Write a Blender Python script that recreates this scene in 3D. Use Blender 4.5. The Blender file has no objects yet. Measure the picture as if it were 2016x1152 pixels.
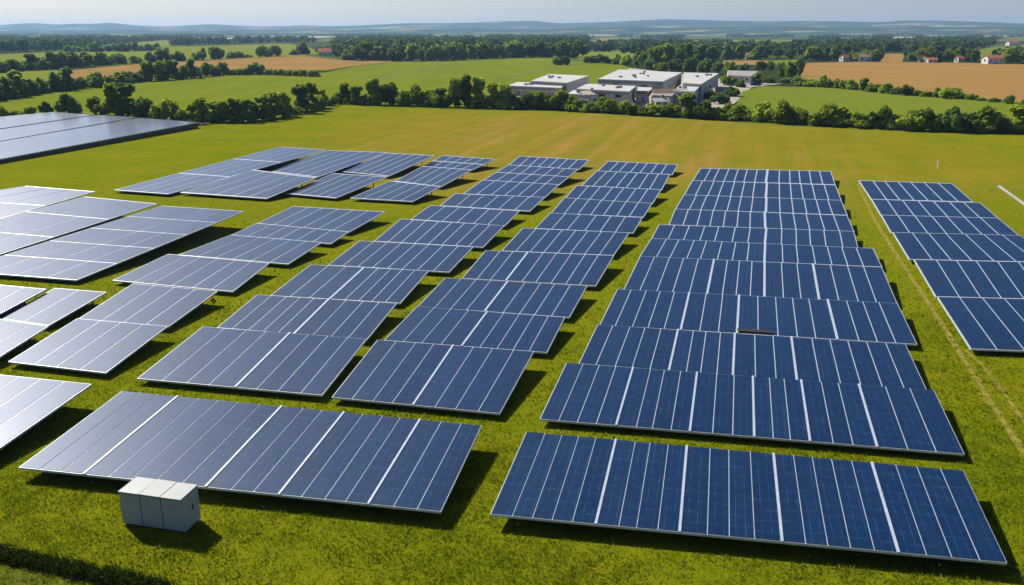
import bpy, bmesh, math, random
import numpy as np
from mathutils import Vector, Matrix

random.seed(7)
rng = np.random.default_rng(7)
R = math.radians

# ------------------------------------------------------------------ camera, sky, sun, exposure
SC = bpy.context.scene
COL = SC.collection
F_PX, CX, CY, HORIZON, CAM_H = 1700.0, 1008.0, 576.0, 62.0, 22.0
PITCH = math.atan((CY - HORIZON) / F_PX)
cd = bpy.data.cameras.new('camera')
cam = bpy.data.objects.new('camera', cd)
COL.objects.link(cam)
cd.sensor_width = 36.0
cd.lens = 36.0 * F_PX / 2016.0
cd.clip_start = 0.5
cd.clip_end = 60000
cam.location = (0, 0, CAM_H)
cam.rotation_euler = (math.pi / 2 - PITCH, 0, 0)
SC.camera = cam

SUN_AZ = R(-44)          # from +Y, negative is to the left
SUN_EL = R(39)
world = bpy.data.worlds.new('World')
SC.world = world
world.use_nodes = True
wt = world.node_tree
wt.nodes.clear()
wo = wt.nodes.new('ShaderNodeOutputWorld')
wb = wt.nodes.new('ShaderNodeBackground')
sky = wt.nodes.new('ShaderNodeTexSky')
sky.sky_type = 'NISHITA'
sky.sun_disc = False
sky.sun_elevation = SUN_EL
sky.sun_rotation = SUN_AZ
sky.altitude = 200
sky.air_density = 1.0
sky.dust_density = 0.7
sky.ozone_density = 1.5
wb.inputs['Strength'].default_value = 0.050
tint = wt.nodes.new('ShaderNodeMix')
tint.data_type = 'RGBA'; tint.blend_type = 'MULTIPLY'
tint.inputs[0].default_value = 1.0
tint.inputs[7].default_value = (.88, .91, 1.10, 1)
wt.links.new(sky.outputs[0], tint.inputs[6])
wt.links.new(tint.outputs[2], wb.inputs['Color'])
wt.links.new(wb.outputs[0], wo.inputs['Surface'])

sd = bpy.data.lights.new('sun', 'SUN')
sun = bpy.data.objects.new('sun', sd)
COL.objects.link(sun)
sd.energy = 5.0
sd.angle = R(0.55)
sd.color = (1.0, 0.93, 0.80)
sun_dir = Vector((math.sin(SUN_AZ) * math.cos(SUN_EL), math.cos(SUN_AZ) * math.cos(SUN_EL), math.sin(SUN_EL)))
sun.rotation_euler = sun_dir.to_track_quat('Z', 'Y').to_euler()
sun.location = (-60, 60, 80)

SC.view_settings.view_transform = 'Standard'
SC.view_settings.look = 'None'
SC.view_settings.exposure = 0.85
SC.view_settings.gamma = 1.0
SC.render.resolution_x = 1024
SC.render.resolution_y = 585
SC.cycles.max_bounces = 6
SC.cycles.volume_bounces = 0
SC.cycles.transparent_max_bounces = 4

# ------------------------------------------------------------------ pixel <-> ground (photo survey)
FWD = Vector((0, math.cos(PITCH), -math.sin(PITCH)))
UPV = Vector((0, math.sin(PITCH), math.cos(PITCH)))


def at(px, py, z=0.0):
    """the point of the place at height z that the photograph shows at pixel px, py"""
    d = Vector((1, 0, 0)) * ((px - CX) / F_PX) + FWD - UPV * ((py - CY) / F_PX)
    t = (z - CAM_H) / min(d.z, -1e-4)
    return Vector((d.x * t, d.y * t, z))


def proj(p):
    v = Vector(p) - Vector((0, 0, CAM_H))
    k = v.dot(FWD)
    return CX + F_PX * v.x / k, CY - F_PX * v.dot(UPV) / k


# ------------------------------------------------------------------ helpers
def tag(o, label=None, cat=None, group=None, kind=None):
    if label: o['label'] = label
    if cat: o['category'] = cat
    if group: o['group'] = group
    if kind: o['kind'] = kind
    return o


def empty(name, loc, rz=0.0):
    o = bpy.data.objects.new(name, None)
    COL.objects.link(o)
    o.location = loc
    o.rotation_euler = (0, 0, rz)
    o.empty_display_size = 0.3
    return o


class MB:
    """collects faces, builds one mesh object"""
    def __init__(self):
        self.v, self.f, self.uv = [], [], []

    def face(self, pts, uv=None):
        b = len(self.v)
        self.v += [tuple(p) for p in pts]
        self.f.append(tuple(range(b, b + len(pts))))
        self.uv += list(uv) if uv else [(0, 0)] * len(pts)

    def hexa(self, p, uvtop=None):
        """p: 4 bottom then 4 top corners, counter-clockwise from above"""
        self.face([p[3], p[2], p[1], p[0]])
        self.face([p[4], p[5], p[6], p[7]], uvtop)
        for i in range(4):
            j = (i + 1) % 4
            self.face([p[i], p[j], p[4 + j], p[4 + i]])

    def box(self, c, s, rz=0.0):
        cx, cy, cz = c
        sx, sy, sz = s[0] / 2, s[1] / 2, s[2] / 2
        ca, sa = math.cos(rz), math.sin(rz)
        q = [(-sx, -sy), (sx, -sy), (sx, sy), (-sx, sy)]
        q = [(cx + x * ca - y * sa, cy + x * sa + y * ca) for x, y in q]
        self.hexa([(x, y, cz - sz) for x, y in q] + [(x, y, cz + sz) for x, y in q])

    def tube(self, pts, radii, n=7, cap=True):
        rings = []
        for i, p in enumerate(pts):
            p = Vector(p)
            a = Vector(pts[max(0, i - 1)]); b = Vector(pts[min(len(pts) - 1, i + 1)])
            t = (b - a).normalized()
            u = t.cross(Vector((0.31, 0.87, 0.13))).normalized()
            w = t.cross(u)
            rings.append([p + (u * math.cos(2 * math.pi * k / n) + w * math.sin(2 * math.pi * k / n)) * radii[i] for k in range(n)])
        for i in range(len(rings) - 1):
            for k in range(n):
                k2 = (k + 1) % n
                self.face([rings[i][k], rings[i][k2], rings[i + 1][k2], rings[i + 1][k]])
        if cap:
            self.face(rings[-1]); self.face(list(reversed(rings[0])))

    def build(self, name, mat, parent=None, origin=None):
        me = bpy.data.meshes.new(name)
        v = self.v
        if origin is not None:
            v = [(x - origin[0], y - origin[1], z - origin[2]) for x, y, z in v]
        me.from_pydata(v, [], self.f)
        uvl = me.uv_layers.new(name='UVMap')
        uvl.data.foreach_set('uv', np.array(self.uv, dtype=np.float32).ravel())
        if mat: me.materials.append(mat)
        me.update()
        o = bpy.data.objects.new(name, me)
        COL.objects.link(o)
        if parent is not None: o.parent = parent
        return o


def raw_mesh(name, verts, quads, mat, parent=None, size=4):
    me = bpy.data.meshes.new(name)
    n = len(quads)
    me.vertices.add(len(verts)); me.vertices.foreach_set('co', np.asarray(verts, np.float32).ravel())
    me.loops.add(n * size); me.loops.foreach_set('vertex_index', np.asarray(quads, np.int32).ravel())
    me.polygons.add(n)
    me.polygons.foreach_set('loop_start', np.arange(0, n * size, size, dtype=np.int32))
    me.polygons.foreach_set('loop_total', np.full(n, size, np.int32))
    me.update(calc_edges=True)
    me.validate()
    if mat: me.materials.append(mat)
    o = bpy.data.objects.new(name, me)
    COL.objects.link(o)
    if parent is not None: o.parent = parent
    return o


# ------------------------------------------------------------------ materials
class N:
    def __init__(self, name):
        self.m = bpy.data.materials.new(name)
        self.m.use_nodes = True
        self.t = self.m.node_tree
        self.t.nodes.clear()
        self.out = self.t.nodes.new('ShaderNodeOutputMaterial')

    def n(self, typ, **kw):
        nd = self.t.nodes.new(typ)
        for k, v in kw.items():
            if k == 'ins':
                for i, val in v.items():
                    if hasattr(val, 'outputs') or hasattr(val, 'is_output'):
                        self.l(val, nd.inputs[i])
                    else:
                        nd.inputs[i].default_value = val
            else:
                setattr(nd, k, v)
        return nd

    def l(self, a, b):
        self.t.links.new(a.outputs[0] if hasattr(a, 'outputs') else a, b)

    def math(self, op, a, b=0.0, c=0.0, clamp=False):
        nd = self.n('ShaderNodeMath', operation=op, use_clamp=clamp)
        for i, val in enumerate((a, b, c)):
            if isinstance(val, (int, float)): nd.inputs[i].default_value = val
            else: self.l(val, nd.inputs[i])
        return nd.outputs[0]

    def mix(self, f, a, b):
        nd = self.n('ShaderNodeMix', data_type='RGBA')
        for s, val in ((nd.inputs[0], f), (nd.inputs[6], a), (nd.inputs[7], b)):
            if isinstance(val, (int, float)): s.default_value = val
            elif isinstance(val, tuple): s.default_value = (*val[:3], 1)
            else: self.l(val, s)
        return nd.outputs[2]

    def noise(self, scale, detail=3, rough=0.55, vec=None, dist=0.0):
        nd = self.n('ShaderNodeTexNoise')
        nd.inputs['Scale'].default_value = scale
        nd.inputs['Detail'].default_value = detail
        nd.inputs['Roughness'].default_value = rough
        nd.inputs['Distortion'].default_value = dist
        if vec is None:
            vec = self.pos()
        self.l(vec, nd.inputs['Vector'])
        return nd.outputs['Fac']

    def pos(self):
        if not hasattr(self, '_pos'):
            self._pos = self.n('ShaderNodeNewGeometry').outputs['Position']
        return self._pos

    def ramp(self, f, lo, hi):
        nd = self.n('ShaderNodeMapRange', clamp=True)
        nd.inputs[1].default_value = lo; nd.inputs[2].default_value = hi
        self.l(f, nd.inputs[0])
        return nd.outputs[0]

    def mapping(self, vec, rot=0.0, scale=(1, 1, 1)):
        for r_, s_ in (((0, 0, rot), (1, 1, 1)), ((0, 0, 0), scale)):      # turn first, then stretch
            nd = self.n('ShaderNodeMapping')
            nd.inputs['Rotation'].default_value = r_
            nd.inputs['Scale'].default_value = s_
            self.l(vec, nd.inputs['Vector'])
            vec = nd.outputs[0]
        return vec

    def bsdf(self, color, rough=0.8, metal=0.0, spec=0.5, bump=None, bstr=0.3, bdist=0.1):
        p = self.n('ShaderNodeBsdfPrincipled')
        for key, val in (('Base Color', color), ('Roughness', rough), ('Metallic', metal), ('Specular IOR Level', spec)):
            if isinstance(val, tuple): p.inputs[key].default_value = (*val[:3], 1)
            elif isinstance(val, (int, float)): p.inputs[key].default_value = val
            else: self.l(val, p.inputs[key])
        if bump is not None:
            b = self.n('ShaderNodeBump')
            b.inputs['Strength'].default_value = bstr
            b.inputs['Distance'].default_value = bdist
            self.l(bump, b.inputs['Height'])
            self.l(b.outputs[0], p.inputs['Normal'])
        self.p = p
        self.l(p.outputs[0], self.out.inputs['Surface'])
        return p


AXIS = math.atan(507.0 / math.hypot(F_PX, CY - HORIZON))      # heading of the panel columns, right of +Y


def simple(name, c, rough=0.7, metal=0.0, var=0.15, scale=3.0, spec=0.4):
    g = N(name)
    n1 = g.noise(scale, 4)
    a = tuple(x * (1 - var) for x in c); b = tuple(min(1, x * (1 + var)) for x in c)
    g.bsdf(g.mix(g.ramp(n1, .3, .7), a, b), rough, metal, spec)
    return g.m


def mat_field(name, c1, c2, stripe_rot=None, stripe_w=6.0, stripe_amt=0.25, big=0.02, rough=0.95):
    g = N(name)
    nb = g.ramp(g.noise(big, 4, .6), .32, .68)
    nf = g.noise(0.35, 5, .65)
    fac = g.math('ADD', g.math('MULTIPLY', nb, .65), g.math('MULTIPLY', nf, .5), clamp=True)
    if stripe_rot is not None:
        mv = g.mapping(g.pos(), stripe_rot, (1 / stripe_w, 0.004, 1))
        st = g.ramp(g.noise(1.0, 2, .5, mv), .38, .62)
        fac = g.math('ADD', g.math('MULTIPLY', fac, 1 - stripe_amt), g.math('MULTIPLY', st, stripe_amt), clamp=True)
    g.bsdf(g.mix(fac, c1, c2), rough, 0, 0.0)
    return g.m


def mat_meadow():
    g = N('meadow_grass')
    sep = g.n('ShaderNodeSeparateXYZ'); g.l(g.pos(), sep.inputs[0])
    x, y = sep.outputs[0], sep.outputs[1]
    # green lawn
    n1 = g.ramp(g.noise(0.09, 4, .6), .3, .7)
    n2 = g.ramp(g.noise(0.7, 5, .65), .3, .7)
    n3 = g.noise(7.0, 4, .7)
    green = g.mix(n1, (.112, .138, .003), (.190, .172, .006))
    green = g.mix(g.math('MULTIPLY', n2, .6), green, (.085, .120, .003))
    green = g.mix(g.ramp(n3, .62, .8), green, (.16, .17, .02))
    # mown hay strip behind the tables, bands along the columns' heading
    mv = g.mapping(g.pos(), AXIS, (1 / 3.6, 0.010, 1))
    n4 = g.ramp(g.noise(.16, 7, .75), .36, .64)
    st = g.ramp(g.noise(1.0, 4, .7, mv), .32, .68)
    hay = g.mix(g.math('ADD', g.math('MULTIPLY', st, .55), g.math('MULTIPLY', n4, .5), clamp=True), (.135, .136, .008), (.272, .158, .040))
    wob = g.math('MULTIPLY', g.math('SUBTRACT', g.noise(.03, 3), .5), 55)
    yy = g.math('ADD', y, wob)
    yl = g.math('SUBTRACT', yy, g.math('MULTIPLY', x, -.02))
    m = g.math('MULTIPLY', g.ramp(yl, 108, 135), g.math('SUBTRACT', 1.0, g.ramp(yy, 228, 262)))
    xx = g.math('ADD', x, g.math('MULTIPLY', g.math('SUBTRACT', g.noise(.05, 3), .5), 50))
    m = g.math('MULTIPLY', m, g.ramp(xx, -52, -10))
    m = g.math('MULTIPLY', m, g.math('SUBTRACT', 1.0, g.math('MULTIPLY', g.ramp(xx, 25, 90), .85)))
    m = g.math('MULTIPLY', m, g.math('ADD', .45, g.math('MULTIPLY', st, .55)))
    col = g.mix(m, green, hay)
    g.bsdf(col, .95, 0, 0.0, bump=n3, bstr=.6, bdist=.12)
    return g.m


def mat_farland():
    """mottled farmland far out: woods, hedges and pastures"""
    g = N('far_farmland')
    v = g.n('ShaderNodeTexVoronoi'); v.feature = 'F1'
    v.inputs['Scale'].default_value = 0.0035
    v.inputs['Randomness'].default_value = 1.0
    g.l(g.mapping(g.pos(), .4, (1, .55, 1)), v.inputs['Vector'])
    cs = g.n('ShaderNodeSeparateColor'); g.l(v.outputs['Color'], cs.inputs[0])
    c = g.mix(g.ramp(cs.outputs[0], .45, .55), (.022, .034, .010), (.075, .105, .024))
    c = g.mix(g.ramp(cs.outputs[1], .84, .88), c, (.25, .20, .09))
    c = g.mix(g.ramp(g.noise(.02, 4), .42, .58), c, (.030, .045, .013))
    g.bsdf(c, .95, 0, 0.0)
    return g.m


def mat_leaf(name, dark, light, trans=.35, objvar=.5):
    g = N(name)
    geo = g.n('ShaderNodeNewGeometry')
    oi = g.n('ShaderNodeObjectInfo')
    r = geo.outputs['Random Per Island']
    c = g.mix(r, dark, light)
    hsv = g.n('ShaderNodeHueSaturation')
    g.l(c, hsv.inputs['Color'])
    g.l(g.math('ADD', .485, g.math('MULTIPLY', oi.outputs['Random'], .03)), hsv.inputs['Hue'])
    pl = g.ramp(g.noise(.045, 2), .3, .7)
    g.l(g.math('MULTIPLY', g.math('ADD', .75, g.math('MULTIPLY', pl, .5)), g.math('ADD', 1 - objvar / 2, g.math('MULTIPLY', oi.outputs['Random'], objvar))), hsv.inputs['Value'])
    d = g.n('ShaderNodeBsdfDiffuse'); g.l(hsv.outputs[0], d.inputs['Color'])
    tr = g.n('ShaderNodeBsdfTranslucent')
    g.l(g.mix(.5, hsv.outputs[0], (light[0] * 1.3, light[1] * 1.3, light[2])), tr.inputs['Color'])
    mx = g.n('ShaderNodeMixShader'); mx.inputs[0].default_value = trans
    g.l(d.outputs[0], mx.inputs[1]); g.l(tr.outputs[0], mx.inputs[2])
    g.l(mx.outputs[0], g.out.inputs['Surface'])
    return g.m


def mat_blade():
    g = N('grass_blade')
    geo = g.n('ShaderNodeNewGeometry')
    r = geo.outputs['Random Per Island']
    n1 = g.ramp(g.noise(.12, 3), .3, .7)
    n2 = g.ramp(g.noise(1.3, 4, .65), .38, .62)
    c = g.mix(r, (.158, .232, .002), (.215, .280, .005))
    c = g.mix(g.math('MULTIPLY', n1, .55), c, (.215, .235, .004))
    c = g.mix(g.math('MULTIPLY', n2, .55), c, (.095, .165, .002))
    c = g.mix(g.ramp(r, .96, .965), c, (.24, .19, .06))
    d = g.n('ShaderNodeBsdfDiffuse'); g.l(c, d.inputs['Color'])
    tr = g.n('ShaderNodeBsdfTranslucent'); g.l(c, tr.inputs['Color'])
    mx = g.n('ShaderNodeMixShader'); mx.inputs[0].default_value = .35
    g.l(d.outputs[0], mx.inputs[1]); g.l(tr.outputs[0], mx.inputs[2])
    g.l(mx.outputs[0], g.out.inputs['Surface'])
    return g.m


def mat_panel():
    g = N('silicon_cells')
    uv = g.n('ShaderNodeUVMap'); uv.uv_map = 'UVMap'
    sep = g.n('ShaderNodeSeparateXYZ'); g.l(uv.outputs[0], sep.inputs[0])
    oi = g.n('ShaderNodeObjectInfo')
    rnd = oi.outputs['Random']

    def lines(co, period, width):
        fr = g.math('FRACT', g.math('DIVIDE', co, period))
        d = g.math('ABSOLUTE', g.math('SUBTRACT', fr, .5))
        return g.ramp(d, .5 - width / period, .5 - .4 * width / period)
    pos = g.pos()
    n1 = g.ramp(g.noise(1.1, 4, .7), .38, .72)
    n2 = g.ramp(g.noise(2.2, 3, .6, g.mapping(pos, 0, (1, 1, 1))), .35, .75)
    a = g.math('MULTIPLY', lines(sep.outputs[0], .42, .035), n1)
    b = g.math('MULTIPLY', lines(sep.outputs[1], .83, .045), n2)
    c2 = g.math('MULTIPLY', lines(sep.outputs[0], .14, .02), .35)
    grid = g.math('ADD', g.math('MAXIMUM', a, b), g.math('MULTIPLY', c2, n1), clamp=True)
    base = g.mix(rnd, (.0006, .012, .044), (.0012, .017, .056))
    blotch = g.ramp(g.noise(5.0, 5, .7), .35, .75)
    base = g.mix(g.math('MULTIPLY', blotch, .45), base, (.003, .022, .068))
    dust = g.ramp(g.noise(.45, 4, .6), .45, .8)
    base = g.mix(g.math('MULTIPLY', dust, .05), base, (.07, .09, .12))
    col = g.mix(g.math('MULTIPLY', grid, .40), base, (.045, .12, .25))
    p = g.bsdf(col, .42, 0, .21)
    p.inputs['Coat Weight'].default_value = .5
    p.inputs['Coat Roughness'].default_value = .16
    p.inputs['Coat IOR'].default_value = 1.45
    p.inputs['Specular Tint'].default_value = (.26, .50, 1.0, 1)
    rr = g.math('ADD', .405, g.math('MULTIPLY', g.math('ADD', rnd, blotch), .04))
    g.l(rr, p.inputs['Roughness'])
    return g.m


M = {}
M['meadow'] = mat_meadow()
M['far'] = mat_farland()
M['blade'] = mat_blade()
M['panel'] = mat_panel()
M['alu'] = simple('pale_aluminium', (.47, .52, .58), .45, .35, .12, 2.0)
M['rail'] = simple('white_rail', (.36, .42, .50), .5, .15, .15, 4.0)
M['steel'] = simple('galvanised_steel', (.06, .063, .066), .5, .6, .2, 3.0)
M['darkgap'] = simple('matt_black', (.01, .01, .012), .8)  # matt black, shared by the cabinet plinth and the added gap shade strip
M['cab'] = simple('grey_cabinet_paint', (.27, .31, .30), .5, 0, .06, 2.0)
M['cablid'] = simple('pale_cabinet_lid', (.245, .27, .275), .5, 0, .07, 2.5)
M['seam'] = simple('dark_seam', (.05, .055, .055), .8)
M['concrete'] = simple('concrete', (.32, .31, .29), .9, 0, .2, 1.0)
M['bark'] = simple('bark', (.06, .045, .03), .95, 0, .3, 4.0)
M['leaf'] = mat_leaf('hedge_leaves', (.070, .115, .012), (.27, .35, .042), .5, .9)
M['leaf2'] = mat_leaf('bright_leaves', (.12, .18, .014), (.36, .43, .046), .5, .8)
M['leaf3'] = mat_leaf('dark_leaves', (.044, .088, .020), (.165, .25, .055), .5, .8)
M['wood'] = mat_leaf('wood_leaves', (.022, .046, .020), (.082, .128, .045), .4)
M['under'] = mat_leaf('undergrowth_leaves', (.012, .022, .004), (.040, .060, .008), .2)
M['green'] = mat_field('pasture', (.088, .130, .007), (.150, .168, .014), AXIS - .35, 9, .3)
M['green2'] = mat_field('lush_pasture', (.098, .138, .012), (.138, .156, .018), .9, 12, .25)
M['olive'] = mat_field('olive_field', (.120, .155, .014), (.155, .170, .024), 1.1, 10, .2)
M['wheat'] = mat_field('ripe_wheat', (.205, .120, .040), (.26, .155, .052), -.5, 8, .4)
M['pale'] = mat_field('pale_stubble', (.42, .38, .24), (.50, .44, .28))
M['dirt'] = simple('dry_soil', (.20, .165, .035), .95, 0, .3, 2.0, 0.0)
M['yard'] = simple('gravel_yard', (.30, .28, .24), .95, 0, .25, .15, 0.0)
M['drygrass'] = simple('dry_turf', (.09, .10, .012), .95, 0, .35, 1.6, 0.0)
M['roof'] = simple('pale_roof_membrane', (.37, .365, .36), .75, 0, .10, .12)
M['wallgrey'] = simple('grey_cladding', (.34, .33, .31), .7, 0, .10, .4)
M['wallwhite'] = simple('white_render', (.52, .52, .51), .7, 0, .06, .6)
M['wallbeige'] = simple('beige_render', (.46, .40, .32), .8, 0, .1, .6)
M['wallblue'] = simple('blue_grey_cladding', (.30, .33, .36), .6, 0, .08, .4)
M['redroof'] = simple('red_roof_tiles', (.36, .105, .050), .85, 0, .25, .8)
M['brownroof'] = simple('brown_roof_tiles', (.17, .115, .080), .85, 0, .2, .8)
M['greyroof'] = simple('grey_roof_sheet', (.22, .21, .20), .8, 0, .15, .5)
M['glass'] = simple('dark_window_glass', (.02, .025, .03), .15, 0, .1, 1.0, .6)
M['door'] = simple('grey_roller_door', (.16, .17, .18), .6, 0, .1, 1.0)
M['whitepaint'] = simple('white_paint', (.75, .75, .73), .5, 0, .06, 2.0)

# ------------------------------------------------------------------ the ground, one sheet to the horizon
def grid_sheet(name, x0, x1, y0, y1, nx, ny, z, mat):
    mb = MB()
    for i in range(nx):
        for j in range(ny):
            xa, xb = x0 + (x1 - x0) * i / nx, x0 + (x1 - x0) * (i + 1) / nx
            ya, yb = y0 + (y1 - y0) * j / ny, y0 + (y1 - y0) * (j + 1) / ny
            mb.face([(xa, ya, z), (xb, ya, z), (xb, yb, z), (xa, yb, z)])
    return tag(mb.build(name, mat), kind='structure')


grid_sheet('ground', -13000, 13000, -400, 15000, 8, 8, 0.0, M['far'])


def field(name, pts, mat, z, step=40):
    """a flat field given by the outline surveyed from the photograph"""
    mb = MB()
    mb.face([at(x, y, 0) + Vector((0, 0, z)) for x, y in pts])
    o = mb.build(name, mat)
    bm = bmesh.new(); bm.from_mesh(o.data)
    bmesh.ops.triangulate(bm, faces=bm.faces[:])
    bmesh.ops.recalc_face_normals(bm, faces=bm.faces[:])
    for f in bm.faces:
        if f.normal.z < 0: f.normal_flip()
    bm.to_mesh(o.data); bm.free()
    return tag(o, kind='structure')


# the meadow the tables stand on runs to the hedges
mead = MB()
mead.face([(-160, -60, .02), (150, -60, .02), *[at(x, y, .02) for x, y in
          [(2500, 275), (2016, 264), (1760, 257), (1540, 245), (1300, 232), (1100, 219), (900, 214), (700, 206), (650, 208), (600, 218), (530, 236), (440, 243), (340, 238), (200, 229), (0, 232), (-400, 252)]]])
tag(mead.build('meadow', M['meadow']), kind='structure')

field('pasture', [(-400, 254), (0, 234), (200, 231), (340, 240), (440, 244), (530, 237), (600, 219), (650, 209), (700, 207), (900, 215), (1010, 216), (1010, 165), (1180, 165), (1240, 134), (1225, 128), (1170, 124), (1090, 114), (950, 116), (850, 121), (776, 122), (700, 131), (640, 143), (520, 147), (400, 149), (250, 162), (120, 180), (0, 197), (-400, 226)], M['green'], .05)
field('wheat_field', [(125, 160), (130, 140), (200, 133), (300, 124), (400, 120), (480, 115), (560, 112), (600, 111), (660, 117), (776, 121.5), (700, 130), (640, 138.5), (560, 139), (480, 143), (400, 148), (300, 156), (250, 162), (170, 168)], M['wheat'], .08)
field('olive_field', [(-400, 168), (0, 143), (131, 138), (123, 160), (165, 170), (100, 182), (0, 197), (-400, 226)], M['olive'], .09)
field('pasture', [(-400, 160), (0, 141), (330, 120), (600, 110), (640, 105), (596, 90), (575, 87), (550, 86), (430, 90), (330, 92), (300, 99), (140, 101), (0, 107), (-400, 128)], M['olive'], .06)
field('pasture', [(190, 100), (210, 91), (250, 89), (255, 92), (240, 100)], M['olive'], .10)
field('pasture', [(215, 96), (260, 84), (295, 81), (330, 79), (335, 90), (300, 98)], M['olive'], .10)
field('pasture', [(160, 84), (205, 76), (206, 79), (180, 84)], M['olive'], .10)
field('pasture', [(1000, 210), (1100, 213), (1400, 226), (1445, 205), (1480, 172), (1540, 165), (1420, 155), (1240, 134), (1180, 165), (1010, 166)], M['yard'], .07)
field('pasture', [(1128, 112), (1160, 103), (1248, 98), (1250, 105), (1240, 122), (1200, 125), (1165, 124)], M['olive'], .10)
field('wheat_field', [(1152, 92), (1153, 82), (1180, 77), (1210, 77), (1190, 81), (1182, 88)], M['wheat'], .10)
field('pasture', [(1330, 86), (1345, 80), (1440, 78.5), (1540, 78), (1590, 79), (1622, 86), (1540, 92), (1420, 94)], M['green2'], .10)
field('wheat_field', [(1588, 124), (1700, 122), (1900, 124), (2016, 127), (2400, 131), (2400, 219), (2016, 203), (1900, 191), (1750, 174), (1640, 163), (1574, 155)], M['wheat'], .10)
field('pasture', [(1450, 205), (1462, 180), (1500, 170), (1640, 173), (1780, 182), (1900, 192), (2016, 204.5), (2400, 221), (2400, 275), (2016, 266), (1760, 258), (1540, 246), (1450, 241)], M['green2'], .08)
field('pasture', [(1885, 105), (1960, 92), (2016, 89), (2300, 92), (2300, 108), (2016, 107), (1940, 118), (1885, 118)], M['green2'], .10)
field('wheat_field', [(1733, 123), (1738, 106), (1782, 106), (1776, 123)], M['wheat'], .14)
field('wheat_field', [(1423, 128), (1424, 119), (1510, 119.5), (1530, 123), (1525, 128)], M['wheat'], .10)
field('pasture', [(1510, 128), (1512, 119.5), (1578, 118), (1572, 140), (1540, 134)], M['green2'], .12)
# pale stubble and pastures far out on the plain, kept clear of trees
FARHOLES = []
for x, y, w, h, m in [(105, 68, 60, 1.6, 'pale'), (60, 74, 50, 2.2, 'olive'), (250, 71, 70, 2.2, 'olive'), (420, 76, 90, 2.6, 'pale'), (480, 72, 80, 1.8, 'olive'), (575, 73, 170, 2.6, 'pale'),
                      (650, 79, 60, 2.6, 'olive'), (690, 76, 40, 2, 'pale'), (740, 68, 60, 1.4, 'olive'), (855, 70, 60, 1.6, 'pale'), (905, 73, 110, 2.8, 'olive'), (985, 67, 70, 1.4, 'pale'), (1045, 70, 70, 1.8, 'pale'),
                      (1110, 75, 60, 2.2, 'olive'), (1180, 70, 80, 1.8, 'pale'), (1215, 76, 90, 2.4, 'olive'), (1290, 69, 90, 1.6, 'pale'), (1390, 71, 80, 1.6, 'olive'), (1500, 68, 80, 1.4, 'pale'), (1590, 70, 60, 1.6, 'pale'), (1700, 69, 90, 1.8, 'pale'),
                      (1780, 74, 50, 2.6, 'pale'), (1860, 71, 90, 2, 'olive'), (1905, 67, 50, 1.4, 'pale'), (1960, 71, 60, 1.8, 'pale'), (1690, 77, 70, 2.4, 'olive'), (2000, 76, 60, 2.4, 'olive')]:
    q = [(x - w / 2, y + h * .3), (x - w * .25, y - h * .5), (x + w * .5, y - h * .35), (x + w * .3, y + h * .5)]
    field('far_field', q, M[m], .15)
    FARHOLES.append([(x - w / 2, y - h), (x + w / 2, y - h), (x + w / 2, y + h + (y - HORIZON) * .42), (x - w / 2, y + h + (y - HORIZON) * .42)])


def ribbon(name, pts, w, mat, z):
    mb = MB()
    P = []
    for (x, y) in pts:
        P.append(at(x, y, 0))
    # densify
    Q = []
    for a, b in zip(P[:-1], P[1:]):
        n = max(2, int((b - a).length / 1.2))
        Q += [a.lerp(b, k / n) for k in range(n)]
    Q.append(P[-1])
    L, Rr = [], []
    for i, p in enumerate(Q):
        t = (Q[min(i + 1, len(Q) - 1)] - Q[max(i - 1, 0)]).normalized()
        s = Vector((t.y, -t.x, 0))
        wl, wr = w * random.uniform(.3, .62), w * random.uniform(.3, .62)
        L.append(p - s * wl + Vector((0, 0, z))); Rr.append(p + s * wr + Vector((0, 0, z)))
    for i in range(len(Q) - 1):
        mb.face([L[i], Rr[i], Rr[i + 1], L[i + 1]])
    o = mb.build(name, mat)
    return tag(o, kind='structure'), Q


TRACKS = []
for pts, w in [([(1688, 362), (1720, 430), (1770, 510), (1830, 600), (1880, 680), (1930, 760), (1975, 830), (2040, 930)], .42),
               ([(1900, 690), (1930, 715), (1970, 765), (2030, 850)], .26)]:
    o, q = ribbon('dirt_track', pts, w, M['dirt'], .032)
    TRACKS += q
M['tram'] = simple('tramline_soil', (.075, .085, .025), .95)
ribbon('tractor_track', [(735, 160), (790, 146), (870, 132), (950, 121)], 1.6, M['tram'], .14)
ribbon('tractor_track', [(965, 160), (1040, 144), (1100, 133), (1170, 122)], 1.6, M['tram'], .14)
field('dry_ground', [(-200, 1200), (-200, 1085), (0, 1104), (110, 1128), (230, 1160), (260, 1220), (100, 1300)], M['drygrass'], .03)

# ------------------------------------------------------------------ solar tables
def frac(a, b, px):
    """fraction along the segment a-b (3D) that shows at photo column px"""
    lo, hi = -1.0, 2.0
    xa, xb = proj(a)[0], proj(b)[0]
    s = 1 if xb > xa else -1
    for _ in range(50):
        m = (lo + hi) / 2
        k = (a + (b - a) * m - Vector((0, 0, CAM_H))).dot(FWD)
        x = proj(a + (b - a) * m)[0] if k > .5 else -1e9 * s
        if (x - px) * s < 0: lo = m
        else: hi = m
    return (lo + hi) / 2


FOOT = []       # footprints, to thin the grass under the tables


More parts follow.
